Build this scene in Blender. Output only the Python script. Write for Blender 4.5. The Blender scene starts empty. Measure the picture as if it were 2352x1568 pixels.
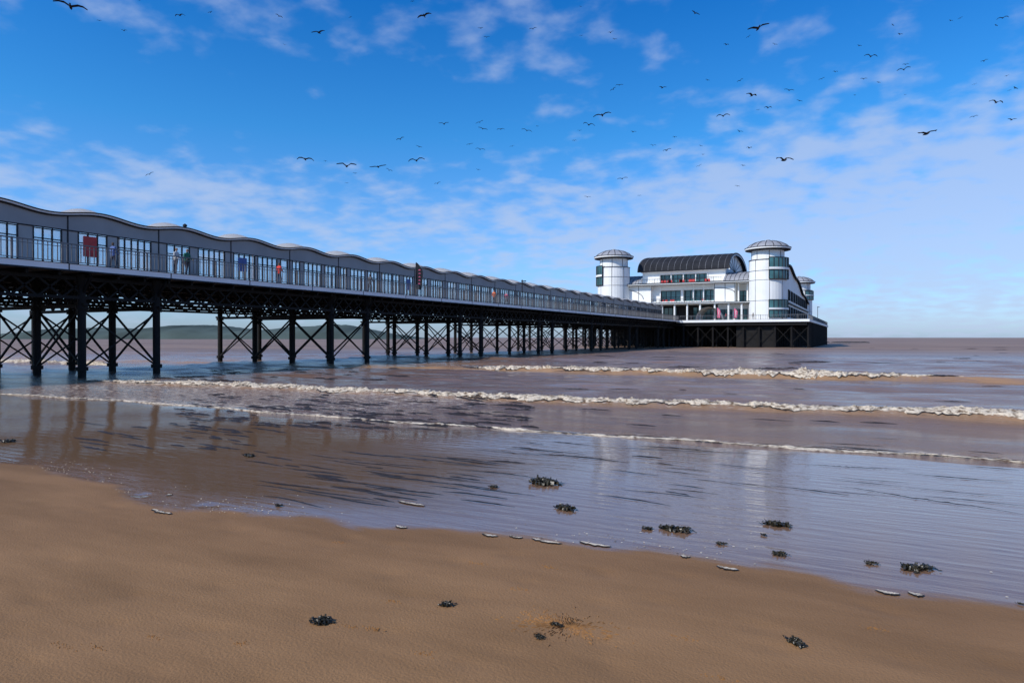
import bpy, math, random
import numpy as np
from mathutils import Vector, Matrix, noise
random.seed(11); np.random.seed(11)
scene = bpy.context.scene
scene.view_settings.view_transform = 'Standard'
scene.view_settings.look = 'None'
scene.view_settings.exposure = 0
TH = math.radians(27.15); CT, ST = math.cos(TH), math.sin(TH)
F = 1568.0; EYE = 2.2; DK = 6.06
# world: X across the pier, Y out to sea along the pier, Z up, sea level 0
def cam2w(X, d): return (X*CT-d*ST, X*ST+d*CT)

# ------------------------------------------------------------------ materials
def newmat(name):
    m = bpy.data.materials.new(name); m.use_nodes = True
    nt = m.node_tree; b = nt.nodes['Principled BSDF']
    return m, nt, b
def N(nt, typ, **kw):
    n = nt.nodes.new(typ)
    for k, v in kw.items():
        if k in n.inputs: n.inputs[k].default_value = v
        else: setattr(n, k, v)
    return n
def simple(name, col, rough=.6, var=.18, scale=1.5, metal=0.0, bump=0.0, spec=.5):
    m, nt, b = newmat(name)
    tc = N(nt, 'ShaderNodeTexCoord')
    nz = N(nt, 'ShaderNodeTexNoise'); nz.inputs['Scale'].default_value = scale; nz.inputs['Detail'].default_value = 6
    nt.links.new(tc.outputs['Object'], nz.inputs['Vector'])
    r = N(nt, 'ShaderNodeValToRGB')
    r.color_ramp.elements[0].position = .3; r.color_ramp.elements[1].position = .7
    r.color_ramp.elements[0].color = (*[c*(1-var) for c in col], 1)
    r.color_ramp.elements[1].color = (*[min(1, c*(1+var*.6)) for c in col], 1)
    nt.links.new(nz.outputs['Fac'], r.inputs['Fac'])
    nt.links.new(r.outputs['Color'], b.inputs['Base Color'])
    b.inputs['Roughness'].default_value = rough; b.inputs['Metallic'].default_value = metal
    b.inputs['Specular IOR Level'].default_value = spec
    if bump:
        bp = N(nt, 'ShaderNodeBump'); bp.inputs['Distance'].default_value = bump
        nt.links.new(nz.outputs['Fac'], bp.inputs['Height']); nt.links.new(bp.outputs['Normal'], b.inputs['Normal'])
    return m
M_iron = simple('black_iron', (.011, .010, .010), .65, .4, 3, spec=.2)
M_white = simple('white_render', (.82, .82, .80), .6, .07, .35)
M_trim = simple('dark_trim', (.022, .022, .026), .6, .2, 2, spec=.25)
M_fascia = simple('deck_edge_paint', (.84, .82, .82), .5, .08, .8)
M_band = simple('grey_cladding', (.30, .295, .30), .5, .12, .6)
M_panel = simple('pale_grey_panel', (.36, .355, .35), .5, .18, .8)
M_rail = simple('railing_paint', (.13, .13, .14), .4, .2, 2)
M_roofd = simple('dark_roof_metal', (.028, .029, .034), .85, .25, .5, spec=.1)
M_roofg = simple('grey_roof_metal', (.32, .32, .34), .6, .15, .5, spec=.25)
M_deck = simple('timber_decking', (.20, .16, .12), .8, .25, 2)
M_teal = simple('teal_glass', (.06, .17, .18), .08, .5, .35)
M_red = simple('red_print', (.55, .03, .03), .5, .2, 3)
M_blue = simple('blue_print', (.05, .10, .30), .5, .2, 3)
M_pink = simple('pink_print', (.65, .12, .22), .6, .4, 5)
M_gull = simple('gull_plumage', (.030, .030, .035), .9, .4, 8, spec=.1)
M_weed = simple('seaweed', (.034, .026, .010), .40, .6, 25)
M_shade = simple('painted_shade', (.030, .022, .018), .5, .4, 20, spec=.2)  # dark tone that paints shade along ripples and foam edges
M_rock = simple('dark_rock', (.045, .04, .035), .8, .4, 1, bump=.1)
M_clod = simple('turned_sand', (.28, .13, .04), .9, .3, 30)
M_hill = simple('headland_grass', (.085, .112, .098), .9, .42, .012, spec=.1)
def foam_mat():
    m, nt, b = newmat('foam')
    tc = N(nt, 'ShaderNodeTexCoord'); nz = N(nt, 'ShaderNodeTexNoise', Scale=6.0, Detail=9.0, Roughness=.7)
    mp = N(nt, 'ShaderNodeMapping'); mp.inputs['Scale'].default_value = (.8, 1.2, 2.4)
    nt.links.new(tc.outputs['Object'], mp.inputs['Vector']); nt.links.new(mp.outputs[0], nz.inputs['Vector'])
    r = N(nt, 'ShaderNodeValToRGB'); e = r.color_ramp.elements
    e[0].position = .40; e[0].color = (.14, .085, .045, 1); e[1].position = .53; e[1].color = (.74, .62, .47, 1)
    nt.links.new(nz.outputs['Fac'], r.inputs['Fac']); nt.links.new(r.outputs['Color'], b.inputs['Base Color'])
    b.inputs['Roughness'].default_value = .8
    bp = N(nt, 'ShaderNodeBump'); bp.inputs['Distance'].default_value = .07
    nt.links.new(nz.outputs['Fac'], bp.inputs['Height']); nt.links.new(bp.outputs['Normal'], b.inputs['Normal'])
    return m
M_foam = foam_mat()
def glass_mat():
    m, nt, b = newmat('window_glass')
    b.inputs['Base Color'].default_value = (.86, .92, .94, 1); b.inputs['Roughness'].default_value = .05
    b.inputs['Alpha'].default_value = .30
    return m
M_glass = glass_mat()
def membrane():
    m, nt, b = newmat('white_membrane')
    b.inputs['Base Color'].default_value = (.85, .85, .85, 1); b.inputs['Roughness'].default_value = .5
    tr = N(nt, 'ShaderNodeBsdfTranslucent', Color=(.95, .95, .95, 1)); mx = N(nt, 'ShaderNodeMixShader', Fac=.65)
    nt.links.new(b.outputs[0], mx.inputs[1]); nt.links.new(tr.outputs[0], mx.inputs[2])
    nt.links.new(mx.outputs[0], nt.nodes['Material Output'].inputs['Surface'])
    return m
M_memb = membrane()

# ------------------------------------------------------------------ helpers
def empty(name):
    o = bpy.data.objects.new(name, None); scene.collection.objects.link(o); return o
class B:
    def __init__(s): s.v = []; s.f = []
    def add(s, vs, fs):
        n = len(s.v); s.v += [tuple(v) for v in vs]; s.f += [tuple(i+n for i in f) for f in fs]
    def box(s, x0, x1, y0, y1, z0, z1):
        s.add([(x0,y0,z0),(x1,y0,z0),(x1,y1,z0),(x0,y1,z0),(x0,y0,z1),(x1,y0,z1),(x1,y1,z1),(x0,y1,z1)],
              [(0,3,2,1),(4,5,6,7),(0,1,5,4),(1,2,6,5),(2,3,7,6),(3,0,4,7)])
    def beam(s, p, q, w, h=None):
        h = h or w; p = Vector(p); q = Vector(q); d = (q-p)
        if d.length < 1e-6: return
        d.normalize(); up = Vector((0,0,1)) if abs(d.z) < .95 else Vector((1,0,0))
        a = d.cross(up).normalized()*w/2; b = a.cross(d).normalized()*h/2
        s.add([p-a-b,p+a-b,p+a+b,p-a+b,q-a-b,q+a-b,q+a+b,q-a+b],
              [(0,3,2,1),(4,5,6,7),(0,1,5,4),(1,2,6,5),(2,3,7,6),(3,0,4,7)])
    def rev(s, cx, cy, prof, n=24, a0=0, a1=2*math.pi):
        full = abs(a1-a0-2*math.pi) < 1e-6; m = n if full else n+1
        vs = []
        for r, z in prof:
            for i in range(m):
                a = a0+(a1-a0)*i/n; vs.append((cx+r*math.cos(a), cy+r*math.sin(a), z))
        fs = []
        for j in range(len(prof)-1):
            for i in range(n):
                k = (i+1) % m
                fs.append((j*m+i, j*m+k, (j+1)*m+k, (j+1)*m+i))
        s.add(vs, fs)
    def cyl(s, x, y, z0, z1, r, n=10): s.rev(x, y, [(0,z0),(r,z0),(r,z1),(0,z1)], n)
    def obj(s, name, mat, parent=None, smooth=False):
        me = bpy.data.meshes.new(name); me.from_pydata(s.v, [], s.f); me.update()
        for m in (mat if isinstance(mat, list) else [mat]): me.materials.append(m)
        if smooth: me.polygons.foreach_set('use_smooth', [True]*len(me.polygons))
        o = bpy.data.objects.new(name, me); scene.collection.objects.link(o)
        if parent: o.parent = parent
        return o
def grid_obj(name, X, Y, Z, mat, attrs=None, parent=None):
    r, c = X.shape
    co = np.stack([X, Y, Z], -1).reshape(-1).astype(np.float32)
    idx = np.arange(r*c).reshape(r, c)
    q = np.stack([idx[:-1,:-1], idx[:-1,1:], idx[1:,1:], idx[1:,:-1]], -1).reshape(-1)
    me = bpy.data.meshes.new(name); nf = len(q)//4
    me.vertices.add(r*c); me.vertices.foreach_set('co', co)
    me.loops.add(len(q)); me.loops.foreach_set('vertex_index', q.astype(np.int32))
    me.polygons.add(nf); me.polygons.foreach_set('loop_start', (np.arange(nf)*4).astype(np.int32))
    me.update(calc_edges=True); me.validate()
    me.polygons.foreach_set('use_smooth', np.ones(nf, bool))
    for k, a in (attrs or {}).items():
        at = me.attributes.new(k, 'FLOAT', 'POINT'); at.data.foreach_set('value', a.reshape(-1).astype(np.float32))
    me.materials.append(mat)
    o = bpy.data.objects.new(name, me); scene.collection.objects.link(o)
    if parent: o.parent = parent
    return o
def sstep(a, b, x):
    k = np.clip((x-a)/(b-a), 0, 1); return k*k*(3-2*k)

# ------------------------------------------------------------------ terrain functions
def sand_z(t, s):
    s2 = np.clip(s, -6, 60)
    return .02*(14.5-s2) + .012*np.sin(t*.5+s*.35) + .008*np.sin(t*1.1-s*.8+1)
S_F1 = lambda t: 40.3+.5*np.sin(t*.13)+.2*np.sin(t*.9)
S_F2 = lambda t: 21.4+.035*(t+15)+.25*np.sin(t*.21+1)+.10*np.sin(t*1.1)
S_F3 = lambda t: 14.6+.22*np.sin(t*.25+.6)+.08*np.sin(t*1.3)
S_F4 = lambda t: 33.0+.5*np.sin(t*.2)
def crest(t, s, S, A, wf, wb):
    d = s-S; return A*np.where(d < 0, np.exp(-(d/wf)**2), np.exp(-(d/wb)**2))
rs = np.random.RandomState(3)
WV = [(rs.uniform(.6, 4.5), rs.normal(0, .35), rs.uniform(0, 6.28)) for _ in range(16)]
def sea_z(t, s):
    t = np.asarray(t, float); s = np.asarray(s, float)
    amp = sstep(14, 32, s); z = np.zeros(np.broadcast(t, s).shape)
    for k, a, p in WV:
        z = z + (.026/k**.8)*np.sin(k*(s*math.cos(a)+t*math.sin(a)*.7)+p+1.1*np.sin(t*.17*k+p))
    z = z*(.14+.9*amp)*np.clip(90/np.maximum(s, 1), 0, 1)
    z = z+crest(t, s, S_F1(t), .26*(.45+.55*sstep(-30, -20, t)), .6, 2.2)
    z = z+crest(t, s, S_F2(t), .13*sstep(-38, -28, t), .45, 1.4)
    z = z+crest(t, s, 60+.8*np.sin(t*.1), .2, 1.5, 3)
    z = z+crest(t, s, S_F4(t), .12*sstep(-50, -56, t), .5, 1.5)
    return z
def ground_at(a, b):
    """where a sight line (right a, down b, per 1568) meets the beach or sea"""
    z = .1
    for _ in range(6):
        d = F*(EYE-z)/b; t, s = cam2w(a*d/F, d)
        z = float(sand_z(t, s)) if s < 14.5 else float(sea_z(t, s))
    return t, s, z

# ------------------------------------------------------------------ beach
edge = sorted([ground_at(x-1176, y-775)[:2] for x, y in
        [(0,1070),(60,1080),(200,1108),(300,1160),(450,1180),(700,1198),(1000,1225),(1250,1250),(1500,1270),(1700,1310),(2000,1360),(2352,1400)]])
ET = np.array([e[0] for e in edge]); ES = np.array([e[1] for e in edge])
def axis(parts):
    out = [np.arange(a, b, st) for a, b, st in parts]; return np.concatenate(out)
tx = axis([(-500,-100,20),(-100,-20,1),(-20,8,.07),(8,30,1),(30,400,20)])
sy = axis([(-300,-20,20),(-20,1,1),(1,16,.07),(16,60,1.5)])
T, Sg = np.meshgrid(tx, sy)
Z = sand_z(T, Sg)
rf = np.random.RandomState(5)
for _ in range(90):
    ft, fs_ = rf.uniform(-9, 3), rf.uniform(2, 5.8)
    g = np.exp(-(((T-ft)/.11)**2+((Sg-fs_)/.07)**2)); Z = Z-.014*g
dist = Sg-np.interp(T, ET, ES)
wob = .08*np.sin(T*2.3)+.05*np.sin(T*5.1+1)
wet = sstep(-.25, .55, dist+wob)
damp = sstep(-2.2, .2, dist+wob*2)
pool = sstep(.2, 1.2, dist)*sstep(12.8, 10.4, Sg+.25*(T+9))*sstep(-3.2, -6.2, T)
def sand_mat():
    m, nt, b = newmat('beach_sand')
    L = nt.links.new
    tc = N(nt, 'ShaderNodeTexCoord')
    aw0 = N(nt, 'ShaderNodeAttribute', attribute_name='wet'); ad = N(nt, 'ShaderNodeAttribute', attribute_name='damp')
    ap = N(nt, 'ShaderNodeAttribute', attribute_name='pool')
    n1 = N(nt, 'ShaderNodeTexNoise', Scale=.9, Detail=8.0, Roughness=.6)
    mp = N(nt, 'ShaderNodeMapping'); mp.inputs['Scale'].default_value = (.5, 1.6, 1)
    mp.inputs['Rotation'].default_value = (0, 0, .25)
    L(tc.outputs['Object'], mp.inputs['Vector']); L(mp.outputs[0], n1.inputs['Vector'])
    n2 = N(nt, 'ShaderNodeTexNoise', Scale=55.0, Detail=6.0); L(tc.outputs['Object'], n2.inputs['Vector'])
    n3 = N(nt, 'ShaderNodeTexNoise', Scale=420.0, Detail=3.0); L(tc.outputs['Object'], n3.inputs['Vector'])
    n5 = N(nt, 'ShaderNodeTexNoise', Scale=3.5, Detail=8.0, Roughness=.6); L(mp.outputs[0], n5.inputs['Vector'])
    w1 = N(nt, 'ShaderNodeMath', operation='SUBTRACT'); L(n5.outputs['Fac'], w1.inputs[0]); w1.inputs[1].default_value = .5
    w2 = N(nt, 'ShaderNodeMath', operation='MULTIPLY_ADD'); L(w1.outputs[0], w2.inputs[0]); w2.inputs[1].default_value = .9; L(aw0.outputs['Fac'], w2.inputs[2])
    awr = N(nt, 'ShaderNodeMapRange', interpolation_type='SMOOTHSTEP'); awr.inputs[1].default_value = .22; awr.inputs[2].default_value = .72; L(w2.outputs[0], awr.inputs[0])
    r = N(nt, 'ShaderNodeValToRGB'); e = r.color_ramp.elements
    e[0].position = .34; e[0].color = (.228, .120, .050, 1); e[1].position = .64; e[1].color = (.320, .172, .076, 1)
    L(n1.outputs['Fac'], r.inputs['Fac'])
    gr = N(nt, 'ShaderNodeValToRGB'); g = gr.color_ramp.elements
    g[0].position = .30; g[0].color = (.76, .76, .76, 1); g[1].position = .7; g[1].color = (1.14, 1.14, 1.14, 1)
    L(n3.outputs['Fac'], gr.inputs['Fac'])
    mg = N(nt, 'ShaderNodeMix', data_type='RGBA', blend_type='MULTIPLY'); mg.inputs[0].default_value = 1
    L(r.outputs[0], mg.inputs[6]); L(gr.outputs[0], mg.inputs[7])
    md = N(nt, 'ShaderNodeMix', data_type='RGBA', blend_type='MULTIPLY'); md.inputs[7].default_value = (.88, .86, .86, 1)
    L(ad.outputs['Fac'], md.inputs[0]); L(mg.outputs[2], md.inputs[6])
    mpo = N(nt, 'ShaderNodeMix', data_type='RGBA'); mpo.inputs[6].default_value = (.215, .118, .066, 1); mpo.inputs[7].default_value = (.125, .062, .020, 1)
    L(ap.outputs['Fac'], mpo.inputs[0])
    mw = N(nt, 'ShaderNodeMix', data_type='RGBA'); L(mpo.outputs[2], mw.inputs[7])
    L(awr.outputs[0], mw.inputs[0]); L(md.outputs[2], mw.inputs[6]); L(mw.outputs[2], b.inputs['Base Color'])
    b.inputs['Roughness'].default_value = .85; b.inputs['Specular IOR Level'].default_value = .25
    pk = N(nt, 'ShaderNodeMath', operation='MULTIPLY_ADD'); L(ap.outputs['Fac'], pk.inputs[0]); pk.inputs[1].default_value = -.62; pk.inputs[2].default_value = 1.0
    cw = N(nt, 'ShaderNodeMath', operation='MULTIPLY'); L(awr.outputs[0], cw.inputs[0]); L(pk.outputs[0], cw.inputs[1])
    L(cw.outputs[0], b.inputs['Coat Weight']); b.inputs['Coat IOR'].default_value = 1.40; b.inputs['Coat Roughness'].default_value = .03
    bp = N(nt, 'ShaderNodeBump'); bp.inputs['Distance'].default_value = .012; bp.inputs['Strength'].default_value = .6
    ma = N(nt, 'ShaderNodeMath', operation='ADD'); L(n2.outputs['Fac'], ma.inputs[0]); L(n1.outputs['Fac'], ma.inputs[1])
    L(ma.outputs[0], bp.inputs['Height']); L(bp.outputs[0], b.inputs['Normal'])
    mp2 = N(nt, 'ShaderNodeMapping'); mp2.inputs['Scale'].default_value = (.55, 3.4, 1); mp2.inputs['Rotation'].default_value = (0, 0, .10)
    n4 = N(nt, 'ShaderNodeTexNoise', Scale=2.0, Detail=4.0, Roughness=.5); L(tc.outputs['Object'], mp2.inputs['Vector']); L(mp2.outputs[0], n4.inputs['Vector'])
    bc = N(nt, 'ShaderNodeBump'); bc.inputs['Distance'].default_value = .028; bc.inputs['Strength'].default_value = .34
    L(n4.outputs['Fac'], bc.inputs['Height']); L(bc.outputs[0], b.inputs['Coat Normal'])
    return m
grid_obj('beach_sand', T, Sg, Z, sand_mat(), {'wet': wet, 'damp': damp, 'pool': pool})

# ------------------------------------------------------------------ sea
tx = axis([(-260,-140,6),(-140,-60,1.2),(-60,24,.2),(24,60,1.2),(60,160,6)])
sy = axis([(13.2,48,.11),(48,80,.35)]); l = [80.0]
while l[-1] < 9500: l.append(l[-1]*1.035+.1)
sy = np.concatenate([sy, l])
T0, Sg = np.meshgrid(tx, sy); T = T0*np.maximum(1, Sg/70)
Z = sea_z(T, Sg)
fo = (.7*np.exp(-np.abs(Sg-S_F1(T)-.3)/.7)*sstep(-26,-20,T)*sstep(6,0,T)
     + .75*np.exp(-np.abs(Sg-S_F2(T)-.2)/.8)*sstep(-36,-30,T)
     + .6*np.exp(-np.abs(Sg-S_F3(T)-.2)/.5)
     + .42*sstep(14.5,16,Sg)*sstep(22,19.5,Sg)*sstep(-38,-30,T)*sstep(-6,-14,T)
     + .6*np.exp(-np.abs(Sg-S_F4(T))/2.5)*sstep(-50,-56,T)
     + .10*np.exp(-np.abs(Sg-18)/2.5))
face = np.exp(-((Sg-S_F1(T)+.7)/1.1)**2)+np.exp(-((Sg-S_F2(T)+.4)/.5)**2)*.7+np.exp(-((Sg-46)/6)**2)*.4
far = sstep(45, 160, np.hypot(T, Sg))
def sea_mat():
    m, nt, b = newmat('sea_water'); L = nt.links.new
    tc = N(nt, 'ShaderNodeTexCoord'); af = N(nt, 'ShaderNodeAttribute', attribute_name='foam'); ac = N(nt, 'ShaderNodeAttribute', attribute_name='face')
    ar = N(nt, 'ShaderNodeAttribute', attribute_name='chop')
    mp = N(nt, 'ShaderNodeMapping'); mp.inputs['Scale'].default_value = (.45, 1.5, 1)
    L(tc.outputs['Object'], mp.inputs['Vector'])
    n1 = N(nt, 'ShaderNodeTexNoise', Scale=1.1, Detail=9.0, Roughness=.64); L(mp.outputs[0], n1.inputs['Vector'])
    nb = N(nt, 'ShaderNodeTexNoise', Scale=.04, Detail=5.0); L(mp.outputs[0], nb.inputs['Vector'])
    r = N(nt, 'ShaderNodeValToRGB'); e = r.color_ramp.elements
    e[0].position = .38; e[0].color = (.165, .098, .068, 1); e[1].position = .62; e[1].color = (.25, .152, .102, 1)
    L(nb.outputs['Fac'], r.inputs['Fac'])
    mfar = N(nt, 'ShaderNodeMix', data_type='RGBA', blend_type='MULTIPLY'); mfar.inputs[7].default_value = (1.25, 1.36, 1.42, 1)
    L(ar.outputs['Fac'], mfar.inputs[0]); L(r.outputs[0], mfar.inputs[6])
    mfc = N(nt, 'ShaderNodeMix', data_type='RGBA'); mfc.inputs[7].default_value = (.36, .205, .10, 1)
    L(ac.outputs['Fac'], mfc.inputs[0]); L(mfar.outputs[2], mfc.inputs[6])
    mp3 = N(nt, 'ShaderNodeMapping'); mp3.inputs['Scale'].default_value = (.8, 2.0, 1); L(tc.outputs['Object'], mp3.inputs['Vector'])
    nf = N(nt, 'ShaderNodeTexNoise', Scale=3.2, Detail=9.0, Roughness=.68); L(mp3.outputs[0], nf.inputs['Vector'])
    s1 = N(nt, 'ShaderNodeMath', operation='MULTIPLY'); s1.inputs[1].default_value = .42; L(af.outputs['Fac'], s1.inputs[0])
    s2 = N(nt, 'ShaderNodeMath', operation='ADD'); L(s1.outputs[0], s2.inputs[0]); L(nf.outputs['Fac'], s2.inputs[1])
    mr = N(nt, 'ShaderNodeMapRange'); mr.inputs[1].default_value = .74; mr.inputs[2].default_value = .84; L(s2.outputs[0], mr.inputs[0])
    mc = N(nt, 'ShaderNodeMix', data_type='RGBA'); mc.inputs[7].default_value = (.60, .50, .40, 1)
    L(mr.outputs[0], mc.inputs[0]); L(mfc.outputs[2], mc.inputs[6]); L(mc.outputs[2], b.inputs['Base Color'])
    r0 = N(nt, 'ShaderNodeMapRange'); r0.inputs[3].default_value = .10; r0.inputs[4].default_value = .50; L(ar.outputs['Fac'], r0.inputs[0])
    rr = N(nt, 'ShaderNodeMix', data_type='FLOAT'); rr.inputs[3].default_value = .8; L(mr.outputs[0], rr.inputs[0]); L(r0.outputs[0], rr.inputs[2]); L(rr.outputs[0], b.inputs['Roughness'])
    sl_ = N(nt, 'ShaderNodeMapRange'); sl_.inputs[3].default_value = .52; sl_.inputs[4].default_value = .20; L(ar.outputs['Fac'], sl_.inputs[0]); L(sl_.outputs[0], b.inputs['Specular IOR Level'])
    b.inputs['IOR'].default_value = 1.33
    bp = N(nt, 'ShaderNodeBump'); bp.inputs['Distance'].default_value = .26; bp.inputs['Strength'].default_value = .85
    L(n1.outputs['Fac'], bp.inputs['Height']); L(bp.outputs[0], b.inputs['Normal'])
    return m
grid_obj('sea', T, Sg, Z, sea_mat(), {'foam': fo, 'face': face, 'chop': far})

foamroot = empty('breaking_wave_foam')
def nz(x, y, z=0): return noise.fractal(Vector((x, y, z)), .7, 2.1, 5)
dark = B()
def foam(name, Sf, t0, t1, W, A, dt=.06, nw=18, seed=0, fade=3.0):
    ts = np.arange(t0, t1, dt); ws = np.linspace(0, 1, nw)
    X = np.zeros((len(ts), nw)); Y = X.copy(); Zz = X.copy()
    ed = [[], []]
    for i, t in enumerate(ts):
        k = min(1, (t-t0)/fade, (t1-t)/fade); k = max(k, .02)
        n0 = nz(t*1.6, seed+3.3); n1 = nz(t*1.4, seed+9.1); big = nz(t*.25, seed+5)
        wf = W*k*(.5+.6*n0+.35*big); wb = W*k*(.6+.8*n1+.35*big)
        wf = max(wf, .08*W); wb = max(wb, .08*W)
        s0 = float(Sf(t)); hb = max(.3, .75+.7*nz(t*.6, seed+2))
        for j, w in enumerate(ws):
            s = s0-wf+(wf+wb)*w
            prof = math.sin(math.pi*w)**.5
            lump = .60+.50*nz(t*2.6, s*3.1, seed)+.50*nz(t*9, s*9, seed+3)
            X[i, j] = t+.05*nz(t*6, s*6, seed+7); Y[i, j] = s; Zz[i, j] = A*k*hb*prof*max(lump, .04)
        ed[0].append((t, s0-wf)); ed[1].append((t, s0+wb))
    base = sea_z(X, Y)
    sz = sand_z(X, Y); base = np.maximum(base, sz)
    Zz = Zz+base-.01+.02*(np.sin(np.pi*ws)[None, :])
    grid_obj(name, X.T, Y.T, Zz.T, M_foam, parent=foamroot)
    return ed
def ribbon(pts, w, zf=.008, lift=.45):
    """thin ridge with its shaded side painted dark, following pts on the water/sand"""
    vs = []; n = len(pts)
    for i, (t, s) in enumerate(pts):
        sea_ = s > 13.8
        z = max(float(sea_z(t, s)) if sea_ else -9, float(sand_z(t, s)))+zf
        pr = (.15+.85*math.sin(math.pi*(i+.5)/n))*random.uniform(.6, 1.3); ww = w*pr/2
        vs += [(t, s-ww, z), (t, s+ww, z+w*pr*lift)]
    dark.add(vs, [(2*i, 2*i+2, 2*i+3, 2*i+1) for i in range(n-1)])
e1 = foam('outer_breaker', S_F1, -24.5, 4.5, .85, .19, seed=1)
e2 = foam('middle_breaker', S_F2, -35, 24, .55, .13, seed=20)
e3 = foam('swash_edge', S_F3, -58, 22, .19, .036, seed=40)
e4 = foam('far_side_breaker', S_F4, -100, -52, 1.0, .2, dt=.15, seed=60)
for ed, w in ((e1, .11), (e2, .055), (e3, .022)):  # shadow along the foam edges, painted as dark lines
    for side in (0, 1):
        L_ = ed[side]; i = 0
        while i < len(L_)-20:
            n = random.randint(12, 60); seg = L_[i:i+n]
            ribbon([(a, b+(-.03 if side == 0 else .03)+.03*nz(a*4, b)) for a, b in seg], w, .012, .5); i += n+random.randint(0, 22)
def streaks(n, x0, x1, y0, y1, lmin, lmax, w, jag=.02, ang=-.06):  # scattered dark strokes painted as ripple shade
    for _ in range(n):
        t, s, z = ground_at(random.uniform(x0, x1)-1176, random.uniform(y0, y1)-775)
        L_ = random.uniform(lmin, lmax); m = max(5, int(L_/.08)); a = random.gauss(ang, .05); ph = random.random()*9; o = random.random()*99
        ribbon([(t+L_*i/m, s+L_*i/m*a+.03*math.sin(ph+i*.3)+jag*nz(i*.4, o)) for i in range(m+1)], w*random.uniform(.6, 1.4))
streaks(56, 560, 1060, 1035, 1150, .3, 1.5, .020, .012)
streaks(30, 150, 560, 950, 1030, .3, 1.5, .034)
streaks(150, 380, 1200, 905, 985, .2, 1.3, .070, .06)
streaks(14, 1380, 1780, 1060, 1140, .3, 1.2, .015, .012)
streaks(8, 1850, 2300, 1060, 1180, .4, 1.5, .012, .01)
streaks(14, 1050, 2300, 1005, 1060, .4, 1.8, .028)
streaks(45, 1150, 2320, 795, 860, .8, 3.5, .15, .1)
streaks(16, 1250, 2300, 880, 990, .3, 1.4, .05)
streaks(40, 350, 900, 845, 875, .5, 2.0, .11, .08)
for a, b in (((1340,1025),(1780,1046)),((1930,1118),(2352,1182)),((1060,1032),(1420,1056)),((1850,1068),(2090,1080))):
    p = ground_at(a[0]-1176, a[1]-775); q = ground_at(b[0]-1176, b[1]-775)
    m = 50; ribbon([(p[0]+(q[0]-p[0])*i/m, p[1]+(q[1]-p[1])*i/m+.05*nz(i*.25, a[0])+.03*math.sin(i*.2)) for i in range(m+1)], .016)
dark.obj('painted_shade_lines', M_shade)  # strips painting the shade of ripples and foam edges

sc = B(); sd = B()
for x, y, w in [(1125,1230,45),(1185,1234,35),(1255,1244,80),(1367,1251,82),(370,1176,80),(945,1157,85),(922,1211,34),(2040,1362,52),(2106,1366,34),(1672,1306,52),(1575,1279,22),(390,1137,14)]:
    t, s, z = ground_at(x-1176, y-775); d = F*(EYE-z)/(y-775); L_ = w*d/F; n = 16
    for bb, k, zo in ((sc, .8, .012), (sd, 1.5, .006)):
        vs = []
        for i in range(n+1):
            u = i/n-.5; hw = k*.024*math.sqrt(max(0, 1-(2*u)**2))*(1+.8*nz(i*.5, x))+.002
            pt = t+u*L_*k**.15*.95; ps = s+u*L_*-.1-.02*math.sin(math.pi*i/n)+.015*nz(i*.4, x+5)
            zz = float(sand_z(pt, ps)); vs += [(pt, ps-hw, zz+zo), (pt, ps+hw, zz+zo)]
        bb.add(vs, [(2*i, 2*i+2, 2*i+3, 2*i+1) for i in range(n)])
cl_ = [random.uniform(-13, 3) for _ in range(22)]
for _ in range(240):
    t = random.choice(cl_)+random.gauss(0, .3); s = float(np.interp(t, ET, ES))+.1+abs(random.gauss(0, .35)); r = random.uniform(.003, .009)
    z = float(sand_z(t, s)); sc.add([(t-2*r, s, z+.005), (t, s-r, z+.006), (t+2*r, s, z+.005), (t, s+r, z+.009)], [(0, 1, 2, 3)])
fr = empty('beach_froth'); sc.obj('froth', M_foam, fr); sd.obj('froth_rim_shade', M_shade, fr)  # rim: dark edge shade painted under each froth patch

def seaweed(x, y, w, k=1.0):
    t, s, z = ground_at(x-1176, y-775); d = F*(EYE-z)/(y-775); R = w*d/F/2
    b = B(); lobes = [(random.uniform(-.6, .6)*R, random.uniform(-.35, .35)*R) for _ in range(3)]
    for i in range(int(24+w*.8)):
        ox, oy = random.choice(lobes); a = random.uniform(0, 6.28); rr = R*.5*random.random()**.7
        p = Vector((t+ox+rr*math.cos(a), s+oy+rr*math.sin(a)*.8, 0)); h = random.uniform(0, 6.28); L_ = R*random.uniform(.25, .8)
        n = 6; vs = []
        for j in range(n+1):
            h += random.gauss(0, .45); p = p+Vector((math.cos(h), math.sin(h)*.8, 0))*L_/n
            wd = R*.12*(1-j/n*.6)*random.uniform(.5, 1.6)
            zz = float(sand_z(p.x, p.y)); zz += .004+.20*R*k*max(0, math.sin(j*.9+a))*random.uniform(.4, 1.2)
            nx = Vector((-math.sin(h), math.cos(h), 0))*wd
            vs += [(p.x-nx.x, p.y-nx.y, zz+random.uniform(0, .012)), (p.x+nx.x, p.y+nx.y, zz+random.uniform(0, .012))]
        b.add(vs, [(2*q, 2*q+2, 2*q+3, 2*q+1) for q in range(n)])
    b.obj('seaweed_clump', M_weed)
for a in [(742,1432,62),(1026,1392,44),(1280,1437,30),(1237,1466,26),(1830,1478,54),(1245,1108,84),(1293,1169,58),(1492,1216,32),(1553,1216,66),(1782,1205,60),
          (1658,1251,26),(1780,1274,44),(1752,1230,18),(2004,1296,30),(2112,1308,68),(20,1015,40),(572,1047,34),(1130,1119,28),(2348,1390,14),(640,1163,24)]:
    seaweed(*a)
b = B(); t0, s0, z0 = ground_at(1290-1176, 1437-775)
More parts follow.
